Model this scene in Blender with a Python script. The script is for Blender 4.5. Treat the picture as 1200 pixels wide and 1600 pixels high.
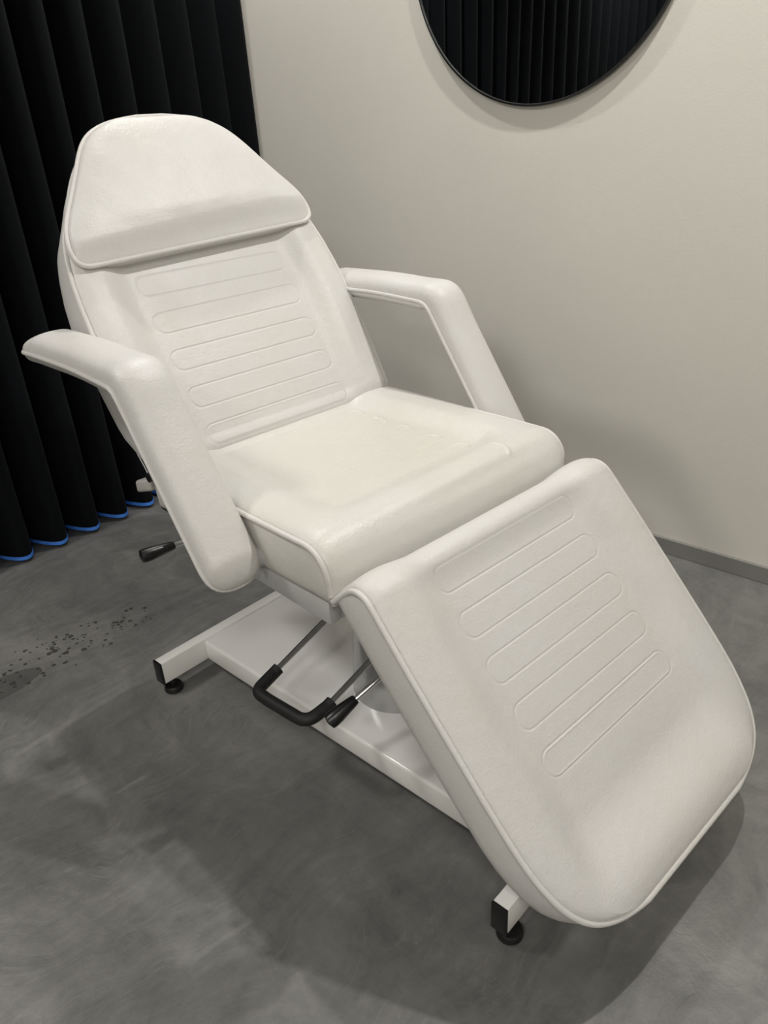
import bpy, bmesh, math
import numpy as np
from mathutils import Vector, Matrix

sc = bpy.context.scene
for o in list(bpy.data.objects):
    bpy.data.objects.remove(o, do_unlink=True)
COL = sc.collection

# ------------------------------------------------------------------ camera
cam_d = bpy.data.cameras.new('camera')
cam = bpy.data.objects.new('camera', cam_d)
COL.objects.link(cam)
CR = Vector((0.72390098, -0.68763305, -0.05592998))
CU = Vector((0.35189028, 0.29828446, 0.8872427))
CF = Vector((0.59341436, 0.66195708, -0.4578998))
CAM = Vector((-0.91746523, -1.05866211, 1.19290017))
m = Matrix((CR, CU, -CF)).transposed().to_4x4()
m.translation = CAM
cam.matrix_world = m
cam_d.sensor_fit = 'HORIZONTAL'
cam_d.sensor_width = 36.0
cam_d.lens = 1203.0 / 1200.0 * 36.0
cam_d.clip_start = 0.02
sc.camera = cam

# ------------------------------------------------------------------ light
world = bpy.data.worlds.new('world')
sc.world = world
world.use_nodes = True
world.node_tree.nodes['Background'].inputs[0].default_value = (0.75, 0.85, 1.0, 1)
world.node_tree.nodes['Background'].inputs[1].default_value = 0.0
vs = sc.view_settings
vs.view_transform = 'Standard'
vs.look = 'None'
vs.gamma = 1.0
vs.use_curve_mapping = False
vs.exposure = 0.0

CEIL = 2.60
WARM = (1.0, 0.973, 0.928)
# recessed ceiling spots, the last one an added fill: (x, y, power, radius, aim x, aim y)
SPOTS = [
    (0.45, 1.00, 48.0, 0.030),
    (0.62, -0.50, 78.0, 0.030),
    (0.55, -1.60, 8.0, 0.030),  # added fill without a known fixture, brightens leg rest and front right floor
]
# round ceiling panels further from the chair: (x, y, power, diameter)
PANELS = [
    (-1.60, -2.00, 23.5, 0.45),
    (-1.60, 1.00, 24.0, 0.45),
    (-2.60, -1.50, 22.0, 0.45),
]
def spot(x, y, power, rad):
    d = bpy.data.lights.new('ceiling_and_fill_spot', 'SPOT')
    d.energy = power
    d.color = WARM
    d.shadow_soft_size = rad
    d.spot_size = math.radians(120)
    d.spot_blend = 0.6
    o = bpy.data.objects.new('ceiling_and_fill_spot', d)
    COL.objects.link(o)
    o.location = (x, y, CEIL - 0.04)
def panel(x, y, power, dia):
    d = bpy.data.lights.new('ceiling_panel', 'AREA')
    d.shape = 'DISK'
    d.size = dia
    d.energy = power
    d.color = WARM
    o = bpy.data.objects.new('ceiling_panel', d)
    COL.objects.link(o)
    o.location = (x, y, CEIL - 0.02)
for s in PANELS:
    panel(*s)
for s in SPOTS:
    spot(*s)

# ------------------------------------------------------------------ materials
def mat(name, color, rough=0.5, metal=0.0, spec=0.5):
    mt = bpy.data.materials.new(name)
    mt.use_nodes = True
    b = mt.node_tree.nodes['Principled BSDF']
    b.inputs['Base Color'].default_value = (*color, 1)
    b.inputs['Roughness'].default_value = rough
    b.inputs['Metallic'].default_value = metal
    b.inputs['Specular IOR Level'].default_value = spec
    return mt

class NT:
    def __init__(self, mt):
        self.t = mt.node_tree
        self.b = self.t.nodes['Principled BSDF']
    def n(self, kind, **kw):
        nd = self.t.nodes.new(kind)
        for k, v in kw.items():
            if k in nd.inputs:
                nd.inputs[k].default_value = v
            else:
                setattr(nd, k, v)
        return nd
    def l(self, a, b):
        self.t.links.new(a, b)
    def coord(self):
        return self.n('ShaderNodeTexCoord').outputs['Object']
    def noise(self, vec, scale, detail=4, rough=0.5, dist=0.0):
        nd = self.n('ShaderNodeTexNoise')
        nd.inputs['Scale'].default_value = scale
        nd.inputs['Detail'].default_value = detail
        nd.inputs['Roughness'].default_value = rough
        nd.inputs['Distortion'].default_value = dist
        if vec is not None:
            self.l(vec, nd.inputs['Vector'])
        return nd.outputs['Fac']
    def ramp(self, fac, stops):
        nd = self.n('ShaderNodeValToRGB')
        e = nd.color_ramp.elements
        while len(e) < len(stops):
            e.new(0.5)
        for el, (p, c) in zip(e, stops):
            el.position = p
            el.color = (c, c, c, 1) if isinstance(c, (int, float)) else (*c, 1)
        self.l(fac, nd.inputs[0])
        return nd.outputs[0]
    def math(self, op, a, b=None, clamp=False):
        nd = self.n('ShaderNodeMath', operation=op, use_clamp=clamp)
        for i, v in enumerate((a, b)):
            if v is None:
                continue
            if isinstance(v, (int, float)):
                nd.inputs[i].default_value = v
            else:
                self.l(v, nd.inputs[i])
        return nd.outputs[0]
    def mix(self, fac, a, b, mode='MIX'):
        nd = self.n('ShaderNodeMix', data_type='RGBA', blend_type=mode)
        for i, v in ((0, fac), (6, a), (7, b)):
            if isinstance(v, (int, float)):
                nd.inputs[i].default_value = v
            elif isinstance(v, tuple):
                nd.inputs[i].default_value = (*v, 1)
            else:
                self.l(v, nd.inputs[i])
        return nd.outputs[2]
    def bump(self, h, strength, dist):
        nd = self.n('ShaderNodeBump')
        nd.inputs['Strength'].default_value = strength
        nd.inputs['Distance'].default_value = dist
        self.l(h, nd.inputs['Height'])
        self.l(nd.outputs[0], self.b.inputs['Normal'])
    def mapping(self, vec, scale=(1, 1, 1), rot=(0, 0, 0)):
        nd = self.n('ShaderNodeMapping')
        nd.inputs['Scale'].default_value = scale
        nd.inputs['Rotation'].default_value = rot
        self.l(vec, nd.inputs['Vector'])
        return nd.outputs[0]

def make_vinyl(name, color, rough, grain=260.0, stain=False):
    mt = mat(name, color, rough)
    t = NT(mt)
    c = t.coord()
    g1 = t.noise(c, grain, 3, 0.6, 0.6)
    g2 = t.noise(c, 55, 3, 0.5)
    h = t.math('ADD', g1, t.math('MULTIPLY', g2, 1.3))
    t.bump(h, 0.5, 0.0013)
    w = t.noise(c, 5.0, 4, 0.6)
    col = t.mix(t.ramp(w, [(0.35, 0.0), (0.7, 1.0)]), color, tuple(v * f for v, f in zip(color, (0.97, 0.955, 0.93))))
    if stain:   # yellowed, worn middle of the seat
        sep = t.n('ShaderNodeSeparateXYZ'); t.l(c, sep.inputs[0])
        dx = t.math('MULTIPLY', t.math('SUBTRACT', sep.outputs[0], 0.03), 4.2)
        dy = t.math('MULTIPLY', t.math('ADD', sep.outputs[1], -0.02), 4.2)
        r2 = t.math('ADD', t.math('MULTIPLY', dx, dx), t.math('MULTIPLY', dy, dy))
        n3 = t.noise(c, 9.0, 4, 0.6)
        f = t.math('SUBTRACT', t.math('ADD', 1.0, t.math('MULTIPLY', n3, 0.5)), r2, True)
        col = t.mix(t.math('MULTIPLY', f, 0.42), col, (0.63, 0.605, 0.52))
    t.l(col, t.b.inputs['Base Color'])
    rr = t.ramp(t.noise(c, 18, 3), [(0.3, rough - 0.04), (0.7, rough + 0.06)])
    t.l(rr, t.b.inputs['Roughness'])
    return mt

VINYL = make_vinyl('white_vinyl', (0.65, 0.642, 0.628), 0.41)
VINYL_SEAT = make_vinyl('white_vinyl_worn', (0.65, 0.642, 0.612), 0.33, stain=True)
PIPING = make_vinyl('white_vinyl_piping', (0.68, 0.672, 0.658), 0.38, 500)
WHITE_METAL = mat('white_powder_coated_metal', (0.86, 0.85, 0.83), 0.16)
t = NT(WHITE_METAL)
t.b.inputs['Coat Weight'].default_value = 0.3
t.b.inputs['Coat Roughness'].default_value = 0.06
t.bump(t.noise(t.coord(), 30, 2), 0.04, 0.002)
FRAME_METAL = mat('grey_painted_metal', (0.55, 0.55, 0.545), 0.3, 0.2)
NT(FRAME_METAL).bump(NT(FRAME_METAL).noise(NT(FRAME_METAL).coord(), 40, 2), 0.05, 0.002)
def rubber(name, v, r):
    mt = mat(name, (v, v, v * 1.02), r)
    t = NT(mt)
    t.bump(t.noise(t.coord(), 400, 2), 0.15, 0.0006)
    return mt
BLACK_PLASTIC = rubber('black_plastic', 0.008, 0.32)
BLACK_FOAM = rubber('black_foam_rubber', 0.010, 0.6)
BLACK_METAL = rubber('black_metal', 0.012, 0.35)
CHROME = mat('brushed_chrome', (0.72, 0.72, 0.72), 0.18, 1.0)
t = NT(CHROME); t.l(t.ramp(t.noise(t.coord(), 60, 3), [(0.3, 0.14), (0.7, 0.24)]), t.b.inputs['Roughness'])
STEEL = mat('grey_column_metal', (0.50, 0.505, 0.51), 0.22, 0.75)
t = NT(STEEL); t.l(t.ramp(t.noise(t.coord(), 30, 3), [(0.3, 0.18), (0.7, 0.28)]), t.b.inputs['Roughness'])
GREY_FABRIC = mat('grey_plastic_flap', (0.50, 0.49, 0.46), 0.55)
t = NT(GREY_FABRIC); t.bump(t.noise(t.coord(), 60, 3), 0.4, 0.003)

CURTAIN_M = mat('black_curtain_cloth', (0.0030, 0.0038, 0.0052), 0.95, 0.0, 0.15)
t = NT(CURTAIN_M)
t.b.inputs['Sheen Weight'].default_value = 0.014
t.b.inputs['Sheen Roughness'].default_value = 0.5
t.b.inputs['Sheen Tint'].default_value = (0.7, 0.85, 1.0, 1)
t.bump(t.noise(t.coord(), 500, 2), 0.3, 0.001)
BLUE_M = mat('blue_hem_tape', (0.07, 0.27, 0.92), 0.6)
t = NT(BLUE_M); t.bump(t.noise(t.coord(), 600, 2), 0.3, 0.0008)

WALL_M = mat('off_white_wall_paint', (0.62, 0.595, 0.54), 0.55, 0.0, 0.35)
t = NT(WALL_M); c = t.coord()
w = t.noise(c, 2.2, 5, 0.55)
t.l(t.mix(t.ramp(w, [(0.35, 0.0), (0.7, 1.0)]), (0.755, 0.730, 0.668), (0.73, 0.707, 0.648)), t.b.inputs['Base Color'])
t.bump(t.math('ADD', t.noise(c, 180, 3), t.math('MULTIPLY', t.noise(c, 14, 3), 0.6)), 0.10, 0.003)
CEIL_M = mat('white_ceiling_paint', (0.6, 0.58, 0.54), 0.8)
t = NT(CEIL_M); t.bump(t.noise(t.coord(), 150, 3), 0.1, 0.003)
BASE_M = mat('grey_baseboard', (0.30, 0.295, 0.28), 0.45, 0.3)
t = NT(BASE_M); t.bump(t.noise(t.coord(), 90, 3), 0.05, 0.002)

# trowelled grey microcement
FLOOR_M = mat('grey_microcement', (0.2, 0.2, 0.19), 0.45)
t = NT(FLOOR_M); c = t.coord()
warp = t.n('ShaderNodeTexNoise'); warp.inputs['Scale'].default_value = 2.0; warp.inputs['Detail'].default_value = 3
t.l(c, warp.inputs['Vector'])
vm = t.n('ShaderNodeVectorMath', operation='SCALE'); t.l(warp.outputs['Color'], vm.inputs[0]); vm.inputs[3].default_value = 0.45
va = t.n('ShaderNodeVectorMath', operation='ADD'); t.l(c, va.inputs[0]); t.l(vm.outputs[0], va.inputs[1])
cw = va.outputs[0]
big = t.noise(cw, 2.6, 6, 0.6)
streak = t.noise(t.mapping(cw, (3.0, 16.0, 1.0), (0, 0, 0.5)), 1.6, 7, 0.68)
streak2 = t.noise(t.mapping(cw, (14.0, 3.0, 1.0), (0, 0, 0.25)), 1.4, 7, 0.68)
fine = t.noise(c, 45.0, 6, 0.7)
v1 = t.math('ADD', t.math('MULTIPLY', big, 0.55), t.math('MULTIPLY', streak, 0.30))
v1 = t.math('ADD', v1, t.math('MULTIPLY', streak2, 0.22))
v1 = t.math('ADD', v1, t.math('MULTIPLY', fine, 0.16))
base = t.ramp(v1, [(0.47, (0.090, 0.090, 0.087)), (0.615, (0.150, 0.149, 0.143)), (0.76, (0.224, 0.221, 0.210))])
# hairline trowel scratches
wv = t.noise(t.mapping(cw, (2.0, 40.0, 1.0), (0, 0, -0.35)), 2.2, 5, 0.75, 0.6)
scr = t.ramp(wv, [(0.645, 0.0), (0.66, 1.0), (0.675, 0.0)])
base = t.mix(t.math('MULTIPLY', scr, 0.22), base, (0.42, 0.41, 0.39))
wv2 = t.noise(t.mapping(cw, (36.0, 2.6, 1.0), (0, 0, 0.2)), 2.0, 5, 0.7, 0.8)
scr2 = t.ramp(wv2, [(0.665, 0.0), (0.68, 1.0), (0.69, 0.0)])
base = t.mix(t.math('MULTIPLY', scr2, 0.5), base, (0.07, 0.07, 0.066))
scrape = t.noise(t.mapping(cw, (9.0, 34.0, 1.0), (0, 0, 0.9)), 3.0, 6, 0.75, 0.4)
where = t.ramp(t.noise(c, 3.4, 3, 0.55), [(0.50, 0.0), (0.62, 1.0)])
sc_m = t.math('MULTIPLY', t.ramp(scrape, [(0.52, 0.0), (0.60, 1.0)]), where)
base = t.mix(t.math('MULTIPLY', sc_m, 0.32), base, (0.25, 0.246, 0.232))
dk_m = t.math('MULTIPLY', t.ramp(t.noise(t.mapping(cw, (22.0, 8.0, 1.0), (0, 0, 0.4)), 2.2, 6, 0.75, 0.5), [(0.56, 0.0), (0.66, 1.0)]), t.ramp(t.noise(c, 2.6, 3, 0.5), [(0.52, 0.0), (0.64, 1.0)]))
base = t.mix(t.math('MULTIPLY', dk_m, 0.35), base, (0.055, 0.055, 0.052))
def stroke(base, p, q, half, amount, tone):
    p, q = np.array(p, float), np.array(q, float)
    dv = (q - p); L = np.linalg.norm(dv); dv /= L
    sp_ = t.n('ShaderNodeSeparateXYZ'); t.l(c, sp_.inputs[0])
    X = t.math('SUBTRACT', sp_.outputs[0], float(p[0])); Y = t.math('SUBTRACT', sp_.outputs[1], float(p[1]))
    al = t.math('ADD', t.math('MULTIPLY', X, float(dv[0])), t.math('MULTIPLY', Y, float(dv[1])))
    ac = t.math('ADD', t.math('MULTIPLY', X, float(-dv[1])), t.math('MULTIPLY', Y, float(dv[0])))
    ac = t.math('ABSOLUTE', t.math('ADD', ac, t.math('MULTIPLY', t.math('SUBTRACT', t.noise(c, 25.0, 3), 0.5), half * 1.6)))
    m1 = t.math('SUBTRACT', 1.0, t.math('DIVIDE', ac, half), True)
    m2 = t.math('MULTIPLY', t.math('MULTIPLY', al, 14.0 / L, True), t.math('MULTIPLY', t.math('SUBTRACT', L, al), 14.0 / L, True))
    f = t.math('MULTIPLY', t.math('MULTIPLY', t.math('MULTIPLY', m1, 2.0, True), m2), t.math('MULTIPLY', t.ramp(t.noise(c, 60.0, 4, 0.7), [(0.35, 0.45), (0.6, 1.0)]), amount))
    return t.mix(f, base, tone)
LIGHT_T = (0.27, 0.265, 0.25)
base = stroke(base, (-0.702, 0.445), (-0.405, 0.472), 0.011, 0.38, LIGHT_T)
base = stroke(base, (-0.586, 0.181), (-0.516, 0.179), 0.006, 0.55, LIGHT_T)
base = stroke(base, (-0.659, -0.239), (-0.545, -0.251), 0.006, 0.3, LIGHT_T)
# dark spatter near the curtain side
sep = t.n('ShaderNodeSeparateXYZ'); t.l(c, sep.inputs[0])
ux = t.math('MULTIPLY', t.math('ADD', sep.outputs[0], 0.46), 3.0)
uy = t.math('MULTIPLY', t.math('SUBTRACT', sep.outputs[1], 0.745), 9.0)
pd = t.math('ADD', t.math('MULTIPLY', ux, ux), t.math('MULTIPLY', uy, uy))
area = t.math('SUBTRACT', 1.0, pd, True)
vor = t.n('ShaderNodeTexVoronoi'); vor.inputs['Scale'].default_value = 70.0; t.l(c, vor.inputs['Vector'])
rnd = t.n('ShaderNodeSeparateColor'); t.l(vor.outputs['Color'], rnd.inputs[0])
spot_r = t.math('MULTIPLY', t.math('MULTIPLY', rnd.outputs[0], rnd.outputs[1]), t.math('MULTIPLY', area, 1.15))
sp = t.math('LESS_THAN', vor.outputs['Distance'], spot_r)
base = t.mix(t.math('MULTIPLY', sp, 0.8), base, (0.030, 0.030, 0.028))
pt_ = t.noise(c, 7.0, 4, 0.6)
px_ = t.math('MULTIPLY', t.math('ADD', sep.outputs[0], 0.66), 8.0)
py_ = t.math('MULTIPLY', t.math('SUBTRACT', sep.outputs[1], 0.705), 22.0)
pdd = t.math('ADD', t.math('MULTIPLY', px_, px_), t.math('MULTIPLY', py_, py_))
patch = t.math('GREATER_THAN', t.math('SUBTRACT', t.math('ADD', 0.55, pt_), pdd), 0.0)
base = t.mix(t.math('MULTIPLY', patch, 0.55), base, (0.045, 0.045, 0.042))
t.l(base, t.b.inputs['Base Color'])
t.l(t.ramp(v1, [(0.45, 0.50), (0.8, 0.36)]), t.b.inputs['Roughness'])
t.bump(t.math('ADD', v1, t.math('MULTIPLY', scr, 0.05)), 0.40, 0.012)

MIRROR_M = mat('mirror_glass', (0.86, 0.88, 0.88), 0.015, 1.0)
t = NT(MIRROR_M); t.l(t.ramp(t.noise(t.coord(), 3, 2), [(0.3, 0.012), (0.7, 0.02)]), t.b.inputs['Roughness'])

# ------------------------------------------------------------------ mesh helpers
def link(name, verts, faces, material, parent=None, smooth=True, sharp=None):
    me = bpy.data.meshes.new(name)
    me.from_pydata([tuple(v) for v in verts], [], [tuple(f) for f in faces])
    return finish(name, me, material, parent, smooth, sharp)

def finish(name, me, material, parent, smooth=True, sharp=None):
    bm = bmesh.new(); bm.from_mesh(me)
    bmesh.ops.recalc_face_normals(bm, faces=bm.faces[:])
    bm.to_mesh(me); bm.free()
    me.materials.append(material)
    me.polygons.foreach_set('use_smooth', [smooth] * len(me.polygons))
    if smooth and sharp:
        me.set_sharp_from_angle(angle=math.radians(sharp))
    o = bpy.data.objects.new(name, me)
    COL.objects.link(o)
    if parent is not None:
        o.parent = parent
    return o

def from_bm(name, bm, material, parent=None, smooth=True, sharp=35):
    me = bpy.data.meshes.new(name)
    bm.to_mesh(me); bm.free()
    return finish(name, me, material, parent, smooth, sharp)

def box_bm(lo, hi, bevel=0.0, seg=2, mtx=None):
    bm = bmesh.new()
    bmesh.ops.create_cube(bm, size=1.0)
    lo, hi = Vector(lo), Vector(hi)
    for v in bm.verts:
        v.co = Vector([lo[i] + (v.co[i] + 0.5) * (hi[i] - lo[i]) for i in range(3)])
    if bevel:
        bmesh.ops.bevel(bm, geom=bm.edges[:], offset=bevel, segments=seg, affect='EDGES', profile=0.5)
    if mtx is not None:
        bmesh.ops.transform(bm, matrix=mtx, verts=bm.verts[:])
    return bm

def tube(name, pts, radius, material, parent=None, seg=12, closed=False, radii=None):
    P = np.array(pts, float); n = len(P)
    verts, faces = [], []
    if closed:
        T = np.roll(P, -1, 0) - np.roll(P, 1, 0)
    else:
        T = np.gradient(P, axis=0)
    T /= np.linalg.norm(T, axis=1)[:, None] + 1e-12
    ref = np.array([0, 0, 1.0]) if abs(T[0][2]) < 0.9 else np.array([1.0, 0, 0])
    a = np.cross(ref, T[0]); a /= np.linalg.norm(a)
    for i in range(n):
        a = a - T[i] * (a @ T[i]); a /= np.linalg.norm(a)
        b = np.cross(T[i], a)
        r = radius if radii is None else radii[i]
        for k in range(seg):
            th = 2 * math.pi * k / seg
            verts.append(P[i] + r * (math.cos(th) * a + math.sin(th) * b))
    m_ = n if closed else n - 1
    for i in range(m_):
        j = (i + 1) % n
        for k in range(seg):
            l_ = (k + 1) % seg
            faces.append((i * seg + k, i * seg + l_, j * seg + l_, j * seg + k))
    if not closed:
        faces.append(tuple(range(seg)))
        faces.append(tuple((n - 1) * seg + k for k in reversed(range(seg))))
    return link(name, verts, faces, material, parent, True, 50)

def lathe(name, prof, p0, axis, material, parent=None, seg=32, sharp=35):
    """prof: list of (r, d) along axis from p0"""
    ax = Vector(axis).normalized(); p0 = Vector(p0)
    ref = Vector((0, 0, 1)) if abs(ax.z) < 0.9 else Vector((1, 0, 0))
    a = ref.cross(ax).normalized(); b = ax.cross(a)
    verts, faces = [], []
    for r, d in prof:
        for k in range(seg):
            th = 2 * math.pi * k / seg
            verts.append(p0 + ax * d + (a * math.cos(th) + b * math.sin(th)) * max(r, 1e-5))
    for i in range(len(prof) - 1):
        for k in range(seg):
            l_ = (k + 1) % seg
            faces.append((i * seg + k, i * seg + l_, (i + 1) * seg + l_, (i + 1) * seg + k))
    faces.append(tuple(range(seg))); faces.append(tuple((len(prof) - 1) * seg + k for k in range(seg)))
    return link(name, verts, faces, material, parent, True, sharp)

def sstep(a, b, x):
    u = np.clip((x - a) / (b - a), 0, 1)
    return u * u * (3 - 2 * u)

def fillet(pts, rads, n=8):
    """round the corners of an open 3-D polyline"""
    P = [np.array(p, float) for p in pts]; out = [P[0]]
    for i in range(1, len(P) - 1):
        r = rads[i - 1]
        u = P[i - 1] - P[i]; v = P[i + 1] - P[i]
        lu, lv = np.linalg.norm(u), np.linalg.norm(v); u /= lu; v /= lv
        d = min(r, lu * 0.49, lv * 0.49)
        for k in range(n + 1):
            s = k / n
            out.append((1 - s) ** 2 * (P[i] + u * d) + 2 * s * (1 - s) * P[i] + s * s * (P[i] + v * d))
    out.append(P[-1])
    return np.array(out)

def thing(name, label, cat, loc=(0, 0, 0)):
    o = bpy.data.objects.new(name, None)
    o.empty_display_size = 0.1
    COL.objects.link(o)
    o.location = loc
    o['label'] = label; o['category'] = cat
    return o
def tag(o, label, cat):
    o['label'] = label; o['category'] = cat
    return o
def structure(o):
    o['kind'] = 'structure'
    return o

# ------------------------------------------------------------------ room
WN = np.array([0.99536314, 0.09618851, 0.0])          # towards the right wall
WT = np.array([-0.09618851, 0.99536314, 0.0])         # along it, towards the curtain
WO = 0.973                                             # distance of the right wall from the origin
def room(a, b, z):                                     # a along WN, b along WT
    return WN * a + WT * b + np.array([0, 0, z])
def room_box(name, lo, hi, material, bevel=0.0):
    mtx = Matrix(((WN[0], WT[0], 0, 0), (WN[1], WT[1], 0, 0), (0, 0, 1, 0), (0, 0, 0, 1)))
    return structure(from_bm(name, box_bm(lo, hi, bevel, 2, mtx), material, None, False, None))
AL, BF, BB = -3.3, -3.2, 1.62
room_box('floor', (AL, BF, -0.1), (WO, BB, 0.0), FLOOR_M)
room_box('ceiling', (AL, BF, CEIL), (WO, BB, CEIL + 0.1), CEIL_M)
room_box('wall_right', (WO, BF, -0.1), (WO + 0.1, BB, CEIL + 0.1), WALL_M)
room_box('wall_back', (AL, BB, -0.1), (WO + 0.1, BB + 0.1, CEIL + 0.1), WALL_M)
room_box('wall_left', (AL - 0.1, BF, -0.1), (AL, BB + 0.1, CEIL + 0.1), WALL_M)
room_box('wall_front', (AL - 0.1, BF - 0.1, -0.1), (WO + 0.1, BF, CEIL + 0.1), WALL_M)
room_box('baseboard_right', (WO - 0.010, BF, 0.0), (WO, BB, 0.049), BASE_M, 0.002)

# ------------------------------------------------------------------ curtain
def curtain_xy(u, z):
    ph = 2 * math.pi * (u + 0.335) / 0.116
    fl = 0.75 + 0.25 * np.cos(2.1 * u + 0.6)
    top = 1.0 - 0.25 * z / 2.5
    a = u + 0.017 * np.sin(ph + 0.3) * top + 0.010 * np.sin(7.3 * u + 1.1 * z + 1.0)
    b = 1.367 - (0.056 * np.cos(ph + 0.35 * np.sin(3.1 * u) + 0.12 * np.sin(2.2 * z + 5 * u))
                 + 0.007 * np.cos(2 * ph + 1.0)) * top * fl / 0.9
    return a, b
def curtain_mesh(name, z0, z1, nz, material, parent, grow=0.0, u0=-2.45, u1=0.952):
    us = np.arange(u0, u1, 0.0045); zs = np.linspace(z0, z1, nz)
    V, F = [], []
    nu = len(us)
    for side in (0, 1):
        for z in zs:
            a, b = curtain_xy(us, z)
            da, db = np.gradient(a), np.gradient(b)
            L = np.hypot(da, db) + 1e-9
            off = (0.001 + grow) * (1 if side else -1)
            a2, b2 = a - db / L * off, b + da / L * off
            a2 = np.minimum(a2, WO - 0.006)
            for i in range(nu):
                V.append(room(a2[i], b2[i], z))
    base = nu * nz
    for j in range(nz - 1):
        for i in range(nu - 1):
            p = j * nu + i
            F.append((p, p + 1, p + nu + 1, p + nu))
            q = base + p
            F.append((q, q + nu, q + nu + 1, q + 1))
    for i in range(nu - 1):
        F.append((i, base + i, base + i + 1, i + 1))
        t_ = (nz - 1) * nu + i
        F.append((t_, t_ + 1, base + t_ + 1, base + t_))
    for j in range(nz - 1):
        p = j * nu; q = p + nu - 1
        F.append((p, p + nu, base + p + nu, base + p)); F.append((q, base + q, base + q + nu, q + nu))
    return link(name, V, F, material, parent, True, 60)
cur = thing('curtain', 'black pleated floor-length curtain with blue hem behind the chair', 'curtain', tuple(room(-0.3, 1.36, 0)))
cur_off = Matrix.Translation(cur.location).inverted()
for nm, z0_, z1_, nz_, mm, g in (('curtain_cloth', 0.024, 2.52, 26, CURTAIN_M, 0.0), ('hem_tape', 0.012, 0.0238, 3, BLUE_M, 0.0006)):
    o = curtain_mesh(nm, z0_, z1_, nz_, mm, cur, g)
    o.data.transform(cur_off)
    if nm == 'hem_tape':
        o['label'] = 'bright blue hem tape'
bm = box_bm((-2.49, 1.345, 2.52), (0.965, 1.39, 2.545), 0.003)
bmesh.ops.transform(bm, matrix=Matrix(((WN[0], WT[0], 0, 0), (WN[1], WT[1], 0, 0), (0, 0, 1, 0), (0, 0, 0, 1))), verts=bm.verts[:])
o = from_bm('curtain_rail', bm, BLACK_METAL, cur); o.data.transform(cur_off)

# ------------------------------------------------------------------ mirror
MC = Vector((0.92564079, 0.31758811, 1.58266322)); MR = 0.392
mir = thing('mirror', 'round wall mirror with thin black rim reflecting the dark curtain', 'mirror', tuple(MC + Vector(WN) * 0.0))
WOFF = WO - (MC.x * WN[0] + MC.y * WN[1])
mir.location = MC + Vector(WN) * (WOFF - 0.009)
WOFF = 0.009
TILT = math.radians(0.7)
inw = tuple(-WN * math.cos(TILT) + np.array([0, 0, math.sin(TILT)]))
lathe('rim', [(MR - 0.007, -WOFF + 0.001), (MR, -WOFF + 0.001), (MR + 0.001, 0.0), (MR, 0.0035), (MR - 0.0045, 0.0045), (MR - 0.006, 0.002), (MR - 0.0062, 0.0)],
      (0, 0, 0), inw, BLACK_METAL, mir, 160)
lathe('mirror_glass', [(0.0, 0.0006), (MR - 0.0062, 0.0006), (MR - 0.0062, -0.003), (0.0, -0.003)], (0, 0, 0), inw, MIRROR_M, mir, 160)

# ------------------------------------------------------------------ treatment chair
DZ = 0.0621891
chair = thing('treatment_chair', 'white vinyl reclining treatment chair with armrests on the grey floor', 'chair', (0, 0, 0))

def groove(x, s, s0, s1, hx, r, width):
    """signed distance to a stadium outline, returns 0..1 on the line"""
    cx = np.abs(x) - (hx - r); cs = np.abs(s - 0.5 * (s0 + s1)) - (0.5 * (s1 - s0) - r)
    d = np.hypot(np.maximum(cx, 0), np.maximum(cs, 0)) + np.minimum(np.maximum(cx, cs), 0) - r
    return np.exp(-(d / width) ** 2)

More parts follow.
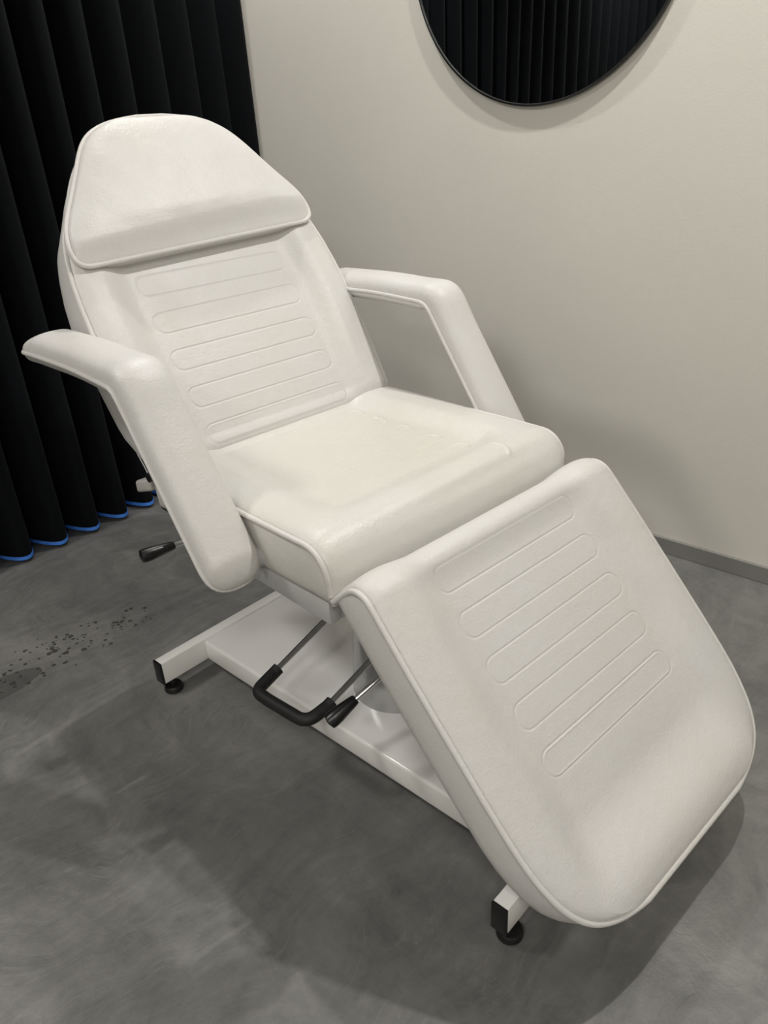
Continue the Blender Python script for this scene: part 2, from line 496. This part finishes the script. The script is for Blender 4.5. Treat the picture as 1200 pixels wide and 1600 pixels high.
def cushion(name, path, wfun, hfun, T, org, ang_dir, ang_nrm, material, nx=260, caps=(False, True),
            back_inset=0.012, pipe_r=0.0050, pipe_lift=0.0, pipe_rows=None, side_bulge=0.004, pipe_T=None, back_fn=None):
    """path: array of (s, n, sw) rows; wfun(sw) half width; hfun(x, sw, row) height along the path normal.
    caps[0/1]: the row end is closed by a side band (True) or rolled over to the back (False)."""
    P = np.array(path, float); m_ = len(P)
    tan = np.gradient(P[:, :2], axis=0); tan /= np.linalg.norm(tan, axis=1)[:, None] + 1e-12
    nrm = np.c_[-tan[:, 1], tan[:, 0]]
    u = np.linspace(-1, 1, nx)
    u = np.sign(u) * (0.72 * np.abs(u) + 0.28 * (1 - (1 - np.abs(u)) ** 2.0))   # denser towards the edges
    W = wfun(P[:, 2])
    X = W[:, None] * u[None, :]
    H = hfun(X, P[:, 2][:, None] + 0 * X, W[:, None] + 0 * X)
    S = P[:, 0][:, None] + nrm[:, 0][:, None] * H
    N = P[:, 1][:, None] + nrm[:, 1][:, None] * H
    org = np.array(org, float); D = np.array(ang_dir, float); Nn = np.array(ang_nrm, float)
    def w3(x, s, n):
        return org + np.array([1.0, 0, 0]) * np.asarray(x)[..., None] + D * np.asarray(s)[..., None] + Nn * np.asarray(n)[..., None]
    V = w3(X, S, N).reshape(-1, 3)
    F = []
    idx = np.arange(m_ * nx).reshape(m_, nx)
    F += np.stack([idx[:-1, :-1], idx[:-1, 1:], idx[1:, 1:], idx[1:, :-1]], -1).reshape(-1, 4).tolist()
    # rim loop: left column, end row, right column reversed, start row reversed
    loop = list(idx[:, 0]) + list(idx[-1, 1:-1]) + list(idx[::-1, -1]) + list(idx[0, -2:0:-1])
    Xf, Sf, Nf = X.reshape(-1), S.reshape(-1), N.reshape(-1)
    lx, ls, ln = Xf[loop], Sf[loop], Nf[loop]
    cx, cs = 0.0, 0.5 * (P[:, 0].min() + P[:, 0].max())
    # outward direction of the rim in the plane
    dx = np.roll(lx, -1) - np.roll(lx, 1); ds = np.roll(ls, -1) - np.roll(ls, 1)
    ox, os_ = -ds, dx
    L = np.hypot(ox, os_) + 1e-9; ox, os_ = ox / L, os_ / L
    for arr in (0,):
        k = np.ones(9) / 9.0
        ox = np.convolve(np.r_[ox[-4:], ox, ox[:4]], k, 'valid'); os_ = np.convolve(np.r_[os_[-4:], os_, os_[:4]], k, 'valid')
    sgn = np.sign(np.mean(ox * (lx - cx) + os_ * (ls - cs)))
    ox, os_ = ox * sgn, os_ * sgn
    Tl = np.full(len(loop), T) if back_fn is None else back_fn(ls)
    rings = [loop]
    base = len(V); newV = []
    for q in (0.12, 0.3, 0.5, 0.7, 0.86, 0.95, 1.0):
        nn = ln + (-Tl - ln) * q
        bul = side_bulge * math.sin(math.pi * min(q, 1.0))
        ins = 0.0
        if q > 0.8:
            ins = back_inset * (1 - math.sqrt(max(0.0, 1 - ((q - 0.8) / 0.2) ** 2)))
        room_ = np.clip((ln + Tl) / 0.03, 0, 1)
        newV.append(w3(lx + ox * (bul - ins) * room_, ls + os_ * (bul - ins) * room_, nn))
        rings.append([base + i for i in range(len(loop))]); base += len(loop)
    V = np.concatenate([V] + newV)
    n_ = len(loop)
    for a_, b_ in zip(rings[:-1], rings[1:]):
        for i in range(n_):
            j = (i + 1) % n_
            F.append((a_[i], a_[j], b_[j], b_[i]))
    last = rings[-1]
    left = last[:m_]; right = last[m_ + nx - 2: m_ + nx - 2 + m_][::-1]
    for i in range(m_ - 1):
        F.append((left[i], left[i + 1], right[i + 1], right[i]))
    F.append(tuple([left[-1]] + list(last[m_:m_ + nx - 2]) + [right[-1]]))
    F.append(tuple([left[0], right[0]] + list(last[m_ + nx - 2 + m_:])))
    o = link(name, V, F, material, chair, True, None)
    # piping
    r0, r1 = pipe_rows if pipe_rows else (0, m_)
    OX = np.zeros(m_ * nx); OS = np.zeros(m_ * nx)
    OX[np.array(loop)] = ox; OS[np.array(loop)] = os_
    def pp(i_list):
        i_list = np.array(i_list)
        return w3(Xf[i_list] + 0.003 * OX[i_list], Sf[i_list] + 0.003 * OS[i_list], Nf[i_list])
    step = 3
    if caps[0] and caps[1]:
        pts = pp(loop[::step]); closed = True
    else:
        pts = None; closed = False
    out = []
    if closed:
        out.append((pts, True))
    elif caps[1]:
        l_ = list(idx[r0:, 0]) + list(idx[-1, 1:-1]) + list(idx[r0:, -1][::-1])
        out.append((pp(l_[::step]), False))
    else:
        out.append((pp(list(idx[r0:r1, 0])[::step]), False)); out.append((pp(list(idx[r0:r1, -1])[::step]), False))
    for k, (pts, cl) in enumerate(out):
        sm = pts.copy()
        for _ in range(2):
            if cl:
                sm = (np.roll(sm, 1, 0) + 2 * sm + np.roll(sm, -1, 0)) / 4
            else:
                sm[1:-1] = (sm[:-2] + 2 * sm[1:-1] + sm[2:]) / 4
        tube('piping', sm + Nn * pipe_lift, pipe_r, PIPING, o, 10, cl)
    return o

def arc(cs, cn, r, a0, a1, n):
    return [(cs + r * math.cos(a), cn + r * math.sin(a)) for a in np.linspace(a0, a1, n)]

def interp(pts):
    xs = np.array([p[0] for p in pts]); ys = np.array([p[1] for p in pts])
    # monotone-ish smooth interpolation by dense linear + smoothing
    d = np.linspace(xs[0], xs[-1], 1200); v = np.interp(d, xs, ys)
    k = np.ones(25) / 25.0
    vp = np.r_[np.full(12, v[0]), v, np.full(12, v[-1])]
    v2 = np.convolve(vp, k, 'valid')
    w_ = np.clip(np.minimum(d - d[0], d[-1] - d) / (0.012), 0, 1)
    v = v * (1 - w_) + v2 * w_
    return lambda q: np.interp(q, d, v)

REC = 0.012
def edge(d, R):
    return np.sqrt(np.clip(1 - (1 - np.clip(d / R, 0, 1)) ** 2, 0, 1))

# --- leg rest
TH = 0.8248
leg_o = (0, -0.3327, 0.4870 + DZ)
leg_d = (0, -math.cos(TH), -math.sin(TH)); leg_n = (0, -math.sin(TH), math.cos(TH))
r = 0.036
path = [(-0.035, n, -0.06) for n in np.linspace(-0.080, REC - r, 12)[:-1]]
path += [(s, n, -0.02) for s, n in arc(-0.035 + r, REC - r, r, math.pi, math.pi / 2, 22)]
fl = list(np.arange(0.0020, 0.555, 0.0011)) + list(0.555 + 0.0285 * np.sin(np.linspace(0, math.pi / 2, 36)))
path = [(s, n, s) for s, n, _ in path] + [(s, REC, s) for s in fl]
leg_w = interp([(-0.05, 0.308), (0.0, 0.311), (0.10, 0.3125), (0.22, 0.312), (0.32, 0.311), (0.39, 0.309), (0.43, 0.306), (0.46, 0.301), (0.49, 0.293), (0.515, 0.282),
                (0.535, 0.268), (0.550, 0.252), (0.562, 0.232), (0.572, 0.208), (0.579, 0.180), (0.5836, 0.150), (0.584, 0.148)])
def leg_h(x, s, w):
    d_end = np.clip(0.5836 - s, 0, 1)
    d = np.minimum(w - np.abs(x), d_end * 0.7)
    h = 0.011 * edge(d, 0.045) + 0.002 * edge(d, 0.010)
    sy = sstep(-0.075, 0.035, s) * (1 - sstep(0.43, 0.56, s))
    wob = 0.004 * np.sin(17 * s + 1.0) + 0.0015 * np.sin(41 * s)
    mx = 1 - sstep(0.180, 0.255, np.abs(x) + wob)
    h = h - 0.0225 * mx * sy
    h = h - 0.003 * np.exp(-((x / 0.12) ** 2 + ((s - 0.47) / 0.05) ** 2))
    g = 0
    for k in range(5):
        sk = 0.0811 * k
        g = np.maximum(g, groove(x, s, sk, sk + 0.0447, 0.1822, 0.021, 0.0014))
        g = g - 0.55 * groove(x, s, sk + 0.0026, sk + 0.0447 - 0.0026, 0.1796, 0.0185, 0.0012)
    return h - 0.0011 * g
leg_back = lambda s: 0.080 - 0.012 * np.clip((s - 0.40) / 0.18, 0, 1)
leg = cushion('leg_rest', path, leg_w, leg_h, 0.080, leg_o, leg_d, leg_n, VINYL, 300, (False, True), 0.016, back_fn=leg_back)

# --- backrest
TB = 0.9791
bk_o = (0, 0.2764, 0.5484 + DZ)
bk_d = (0, math.cos(TB), math.sin(TB)); bk_n = (0, -math.sin(TB), math.cos(TB))
r = 0.045
S0 = -0.030
path = [(S0, n, S0) for n in np.linspace(-0.060, REC - r, 9)[:-1]]
path += [(s, n, s) for s, n in arc(S0 + r, REC - r, r, math.pi, math.pi / 2, 24)]
fl = list(np.arange(S0 + r + 0.001, 0.44, 0.0012)) + list(np.arange(0.44, 0.665, 0.004)) + list(0.665 + 0.022 * np.sin(np.linspace(0, math.pi / 2, 16)))
path += [(s, REC, s) for s in fl]
bk_w = interp([(-0.04, 0.298), (0.0, 0.302), (0.05, 0.306), (0.12, 0.311), (0.2, 0.315), (0.28, 0.3165), (0.33, 0.314), (0.38, 0.309), (0.43, 0.299), (0.47, 0.287),
               (0.52, 0.258), (0.57, 0.230), (0.60, 0.210), (0.625, 0.190), (0.645, 0.170), (0.660, 0.146), (0.672, 0.116), (0.681, 0.080), (0.687, 0.040)])
def bk_h(x, s, w):
    d_end = np.clip(0.687 - s, 0, 1)
    d = np.minimum(w - np.abs(x), d_end)
    h = 0.012 * edge(d, 0.045) + 0.002 * edge(d, 0.010)
    wob = 0.006 * np.sin(15 * s + 0.6)
    mx = 1 - sstep(0.190, 0.258, np.abs(x) + wob)
    sy = sstep(-0.045, 0.02, s)
    top = 1 - sstep(0.46, 0.60, s)
    h = h - 0.021 * mx * sy * top
    g = 0
    for k in range(5):
        s1 = 0.3748 - 0.084 * k
        g = np.maximum(g, groove(x, s, s1 - 0.045, s1, 0.1867, 0.0215, 0.0015))
        g = g - 0.5 * groove(x, s, s1 - 0.045 + 0.003, s1 - 0.003, 0.1837, 0.0185, 0.0013)
    return h - 0.0010 * g
backrest = cushion('backrest', path, bk_w, bk_h, 0.080, bk_o, bk_d, bk_n, VINYL, 260, (False, True), 0.014,
                   back_fn=lambda s: np.interp(s, [-0.03, 0.0, 0.085, 0.11, 0.33, 0.46, 0.66], [0.062, 0.066, 0.112, 0.115, 0.104, 0.080, 0.050]))

# --- headrest cushion on top of the backrest
S0h, S1h = 0.400, 0.703
rows = list(S0h + 0.010 * (1 - np.cos(np.linspace(0, math.pi / 2, 14)))) + list(np.arange(0.412, 0.690, 0.0025)) + list(0.690 + 0.013 * np.sin(np.linspace(0, math.pi / 2, 18)))
path = [(s, 0.034 + 0.012 * (s - 0.40), s) for s in rows]
hd_w = interp([(0.400, 0.268), (0.402, 0.280), (0.407, 0.289), (0.415, 0.2935), (0.435, 0.2935), (0.455, 0.291), (0.475, 0.284), (0.50, 0.271), (0.54, 0.245), (0.58, 0.220), (0.62, 0.196),
               (0.645, 0.179), (0.665, 0.160), (0.680, 0.137), (0.691, 0.108), (0.699, 0.070), (0.703, 0.030)])
def hd_h(x, s, w):
    d = np.minimum(w - np.abs(x), 0.703 - s)
    dl = s - S0h
    h = 0.006 * edge(d, 0.008) + 0.016 * edge(d, 0.06)
    low = 0.12 * edge(dl, 0.008) + 0.88 * sstep(-0.004, 0.055 + 0.008 * np.sin(6 * x), dl)
    h = h * low
    h = h + 0.010 * np.clip(1 - (x / 0.26) ** 2, 0, 1) * sstep(0.02, 0.085, dl) * sstep(0.0, 0.12, 0.703 - s)
    h = h + 0.0006 * np.sin(58 * x + 22 * s) * np.sin(37 * s + 2) * edge(d, 0.05) * low
    return h
head = cushion('headrest', path, hd_w, hd_h, 0.004, bk_o, bk_d, bk_n, VINYL, 220, (True, True), 0.002, side_bulge=0.003)
for ob in [head] + list(head.children):        # the lower edge sits a little skewed
    me = ob.data
    co = np.empty(len(me.vertices) * 3); me.vertices.foreach_get('co', co); co = co.reshape(-1, 3)
    sv = (co - np.array(bk_o)) @ np.array(bk_d)
    sh = (0.014 + 0.040 * co[:, 0]) * (1 - sstep(0.40, 0.66, sv))
    co += np.array(bk_d) * sh[:, None]
    me.vertices.foreach_set('co', co.ravel()); me.update()

# --- seat
TS = -0.0077
st_o = (0, 0.2715, 0.5379 + DZ)
st_d = (0, -math.cos(TS), -math.sin(TS)); st_n = (0, -math.sin(TS), math.cos(TS))
LS, rs, TSK = 0.5116, 0.050, 0.0963
fl = list(np.arange(-0.03, LS - rs, 0.0012))
path = [(s, 0.0, s) for s in fl]
path += [(s, n, s) for s, n in arc(LS - rs, -rs, rs, math.pi / 2, 0.0, 46)]
path += [(LS, n, LS) for n in np.linspace(-rs, -TSK + 0.004, 16)[1:]]
st_w = lambda q: 0.310 + 0 * q - 0.002 * sstep(0.40, 0.51, q)
def st_h(x, s, w):
    ax = np.abs(x)
    d = w - ax
    h = 0.013 * edge(d, 0.060) + 0.002 * edge(d, 0.010)
    wob = 0.005 * np.sin(14 * s + 0.4)
    mx = 1 - sstep(0.175, 0.245, ax + wob)
    sy = sstep(-0.03, 0.03, s) * (1 - sstep(0.385, 0.455, s))
    h = h - 0.021 * mx * sy
    fr = np.clip((s - 0.44) / 0.07, 0, 1)
    h = h + 0.004 * np.sin(2 * math.pi * (x / 0.9 + 0.1)) * fr * edge(d, 0.05)
    h = h - 0.004 * np.exp(-((s - 0.497) / 0.010) ** 2) * edge(d, 0.12) * (0.6 + 0.4 * np.sin(9 * x + 1))
    g = 0
    for k in range(5):
        s1 = 0.037 + 0.083 * k
        g = np.maximum(g, groove(x, s, s1, s1 + 0.040, 0.172, 0.020, 0.0016))
    arcs = sstep(0.10, 0.165, x)
    h = h - g * (0.00035 + 0.0003 * arcs)
    for sa in (0.058, 0.132, 0.219, 0.305, 0.382, 0.467):     # raised puckers where the welds end
        h = h + 0.0022 * np.exp(-((np.hypot((x - 0.150), (s - sa) * 0.8) - 0.017) / 0.0035) ** 2) * sstep(0.150, 0.160, x)
    return h
m_flat = len(fl)
seat = cushion('seat', path, st_w, st_h, TSK, st_o, st_d, st_n, VINYL_SEAT, 240, (False, False), 0.006, pipe_rows=(0, m_flat + 46 + 10))

# --- armrests
def armrest(sign):
    xc, hw = 0.3705, 0.051
    pts = [(0, 0.572, 0.750 + DZ), (0, 0.50, 0.757 + DZ), (0, 0.30, 0.763 + DZ), (0, 0.142, 0.757 + DZ), (0, -0.077, 0.443 + DZ)]
    c = fillet(pts, [0.04, 0.06, 0.014], 10)
    # resample
    seg = np.linalg.norm(np.diff(c, axis=0), axis=1); L = np.r_[0, np.cumsum(seg)]
    tot = L[-1]
    q = np.concatenate([0.055 * (1 - np.cos(np.linspace(0, math.pi / 2, 18))), np.arange(0.058, tot - 0.05, 0.004),
                        tot - 0.047 * (1 - np.sin(np.linspace(0, math.pi / 2, 16)))])
    C = np.stack([np.interp(q, L, c[:, k]) for k in range(3)], 1)
    T = np.gradient(C, axis=0)
    k9 = np.ones(7) / 7
    for k in range(3):
        e = np.r_[np.full(3, T[0, k]), T[:, k], np.full(3, T[-1, k])]
        T[:, k] = np.convolve(e, k9, 'valid')
    T /= np.linalg.norm(T, axis=1)[:, None]
    Nm = np.stack([0 * T[:, 0], T[:, 2], -T[:, 1]], 1)      # up / forward
    Nm *= np.sign(Nm[2, 2])
    rr, rf = 0.055, 0.047
    endr = np.clip(1 - np.clip((rr - q) / rr, 0, 1) ** 2, 0, 1) ** 0.5
    endf = np.clip(1 - np.clip((rf - (tot - q)) / rf, 0, 1) ** 2.6, 0, 1) ** (1 / 2.6)
    wd = hw * np.maximum(endr * endf, 0.02)
    up = (0.036 + 0.004 * np.exp(-((q - 0.44) / 0.05) ** 2)) * np.sqrt(np.clip(np.minimum(q, 1.0) / 0.09, 0.0, 1)) * np.sqrt(np.clip((tot - q) / 0.045, 0.0, 1))
    dn = (0.026 - 0.012 * sstep(0.40, 0.47, q)) * np.clip(np.minimum(q / 0.05, 1), 0, 1) ** 0.5 * np.clip((tot - q) / 0.03, 0, 1) ** 0.5
    nt, nb = 26, 14
    a1 = np.linspace(0, math.pi, nt); a2 = np.linspace(math.pi, 2 * math.pi, nb)[1:-1]
    ex = 2.0 / 2.7
    ring = [(np.sign(math.cos(a)) * abs(math.cos(a)) ** ex, abs(math.sin(a)) ** ex, 1) for a in a1] + \
           [(np.sign(math.cos(a)) * abs(math.cos(a)) ** ex, -abs(math.sin(a)) ** ex, 0) for a in a2]
    nr = len(ring); V = []; F = []
    for i in range(len(q)):
        for (cx, cz, top) in ring:
            V.append(np.array([sign * (xc + cx * wd[i]), C[i, 1], C[i, 2]]) + Nm[i] * cz * (up[i] if top else dn[i]))
    for i in range(len(q) - 1):
        for k in range(nr):
            l_ = (k + 1) % nr
            F.append((i * nr + k, i * nr + l_, (i + 1) * nr + l_, (i + 1) * nr + k))
    F.append(tuple(range(nr))); F.append(tuple((len(q) - 1) * nr + k for k in range(nr)))
    o = link('armrest', V, F, VINYL, chair, True, 70)
    lo = [np.array([sign * (xc + wd[i] + 0.001), C[i, 1], C[i, 2]]) for i in range(len(q))] + \
         [np.array([sign * (xc - wd[i] - 0.001), C[i, 1], C[i, 2]]) for i in reversed(range(len(q)))]
    lo = np.array(lo)[::2]
    for _ in range(3):
        lo = (np.roll(lo, 1, 0) + 2 * lo + np.roll(lo, -1, 0)) / 4
    tube('piping', lo, 0.0042, PIPING, o, 10, True)
    # pivot collar between the arm and the seat side
    lathe('pivot_collar', [(0.016, 0.0), (0.022, 0.002), (0.022, 0.014), (0.014, 0.016), (0.012, 0.03)], (sign * 0.308, -0.046, 0.466 + DZ), (sign, 0, 0), FRAME_METAL, o, 24)
    return o
armrest(-1)
armrest(1)

# --- seat frame under the seat
bm = bmesh.new()
def add_box(bm, lo, hi, bev=0.003):
    b2 = box_bm(lo, hi, bev)
    me = bpy.data.meshes.new('tmp'); b2.to_mesh(me); b2.free()
    bm.from_mesh(me); bpy.data.meshes.remove(me)
zt = 0.442 + DZ; zb = 0.398 + DZ
for s_ in (-1, 1):
    add_box(bm, (s_ * 0.29 - 0.012, -0.225, zb), (s_ * 0.29 + 0.012, 0.27, zt))
add_box(bm, (-0.278, -0.225, zb), (0.278, -0.200, zt))
add_box(bm, (-0.278, 0.245, zb), (0.278, 0.27, zt))
add_box(bm, (-0.278, -0.10, zb + 0.005), (0.278, -0.07, zt))
from_bm('seat_frame', bm, FRAME_METAL, chair)
# lower lift frame and hinges
bm = bmesh.new()
add_box(bm, (-0.17, -0.20, 0.36 + DZ), (0.11, 0.22, 0.40 + DZ))
from_bm('lift_plate', bm, FRAME_METAL, chair)
for s_ in (-1, 1):
    lathe('hinge', [(0.009, -0.03), (0.009, 0.03)], (s_ * 0.17, -0.247, 0.452 + DZ), (1, 0, 0), CHROME, chair, 16)
    lathe('hinge', [(0.010, -0.012), (0.010, 0.012)], (s_ * 0.312, 0.30, 0.515 + DZ), (1, 0, 0), BLACK_METAL, chair, 16)

# --- base: two crossbars, a wide plate and a column; turned a little under the seat
SW = 0.0699
BM = Matrix.Translation((0.0504606, -0.0836237, 0)) @ Matrix.Rotation(SW, 4, 'Z')
A, YR, TW, Z0, THH, PB = 0.3818, 0.4795, 0.0281, 0.0364, 0.0578, 0.2585
def bpart(name, bm, material, parent):
    bmesh.ops.transform(bm, matrix=BM, verts=bm.verts[:])
    return from_bm(name, bm, material, parent)
for y0 in (YR, -YR):
    cb = bpart('crossbar', box_bm((-A + 0.006, y0, Z0), (A - 0.006, y0 + TW, Z0 + THH), 0.002), WHITE_METAL, chair)
    for s_ in (-1, 1):
        x0, x1 = sorted((s_ * (A - 0.006), s_ * A))
        e = bpart('end_cap', box_bm((x0, y0 - 0.0005, Z0 - 0.0005), (x1, y0 + TW + 0.0005, Z0 + THH + 0.0005), 0.0015), BLACK_PLASTIC, cb)
        e['label'] = 'black plastic end cap'
        p = BM @ Vector((s_ * (A - 0.030), y0 + TW * 0.42, 0.0))
        f = lathe('levelling_foot', [(0.020, 0.0), (0.0225, 0.003), (0.0225, 0.011), (0.019, 0.016), (0.008, 0.018), (0.008, Z0 + 0.002)], p, (0, 0, 1), BLACK_PLASTIC, cb, 28)
        f['label'] = 'round black rubber foot'
bpart('base_plate', box_bm((-PB, -YR + TW + 0.0005, Z0 + 0.0015), (PB, YR - 0.0005, Z0 + THH - 0.001), 0.007, 3), WHITE_METAL, chair)
zpl = Z0 + THH - 0.001
colm = lathe('column', [(0.098, 0.0), (0.098, 0.004), (0.092, 0.10), (0.088, 0.17), (0.080, 0.175), (0.060, 0.177), (0.060, 0.36 + DZ - zpl)], (-0.030, -0.080, zpl), (0, 0, 1), STEEL, chair, 64)

# --- U-shaped height pedal with a foam sleeve
g = [(-0.02, 0.024, 0.304), (-0.135, 0.022, 0.262), (-0.2747, 0.0190, 0.2115), (-0.327, 0.008, 0.204), (-0.326, -0.028, 0.204), (-0.314, -0.135, 0.204), (-0.2635, -0.1363, 0.2115), (-0.120, -0.135, 0.262), (-0.02, -0.135, 0.300)]
pu = fillet(g, [0.02, 0.001, 0.026, 0.012, 0.030, 0.001, 0.02], 8)
ped = tube('pump_pedal', pu, 0.0062, CHROME, chair, 14)
s1 = fillet([(-0.262, 0.0195, 0.216), (-0.2747, 0.0190, 0.2115), (-0.327, 0.008, 0.204), (-0.326, -0.028, 0.204), (-0.314, -0.135, 0.204), (-0.2635, -0.1363, 0.2115), (-0.252, -0.1362, 0.2155)], [0.001, 0.026, 0.012, 0.030, 0.001], 10)
fg = tube('foam_grip', s1, 0.0125, BLACK_FOAM, ped, 18)
fg['label'] = 'black foam sleeve'

# --- locking levers with black taper knobs
def lever(a, b, c, knob_r):
    a, b, c = Vector(a), Vector(b), Vector(c)      # knob end, knob start, rod end
    o = tube('lever', [b - (b - a) * 0.2, b, b + (c - b) * 0.5, c], 0.0052, CHROME, chair, 14)
    L = (b - a).length; d = (b - a).normalized()
    k = lathe('lever_knob', [(0.003, 0), (knob_r * 0.92, 0.003), (knob_r, 0.010), (knob_r * 0.97, L * 0.35), (knob_r * 0.66, L * 0.93), (knob_r * 0.55, L)], a, d, BLACK_PLASTIC, o, 26, 40)
    k['label'] = 'black tapered knob'
lever((-0.3157, -0.2042, 0.2479), (-0.2584, -0.2174, 0.2743), (-0.13, -0.247, 0.333), 0.0150)
lever((-0.418, 0.196, 0.4765), (-0.350, 0.188, 0.4762), (-0.20, 0.170, 0.476), 0.0135)

# --- backrest mechanism at the rear left: strut, bracket and grey release flap
tube('gas_strut', [(-0.24, 0.335, 0.55), (-0.24, 0.345, 0.50), (-0.235, 0.37, 0.435), (-0.23, 0.385, 0.40)], 0.010, BLACK_METAL, chair, 16)
tube('release_cable', [(-0.30, 0.385, 0.606), (-0.30, 0.360, 0.577), (-0.30, 0.344, 0.556)], 0.0014, FRAME_METAL, chair, 8)
bm = box_bm((-0.312, 0.326, 0.522), (-0.276, 0.398, 0.550), 0.006, 3, None)
for v in bm.verts:
    v.co.z += (v.co.y - 0.36) * -0.35
from_bm('release_flap', bm, GREY_FABRIC, chair)
bm = box_bm((-0.30, 0.285, 0.49), (-0.262, 0.325, 0.585), 0.004)
from_bm('recline_bracket', bm, BLACK_METAL, chair)
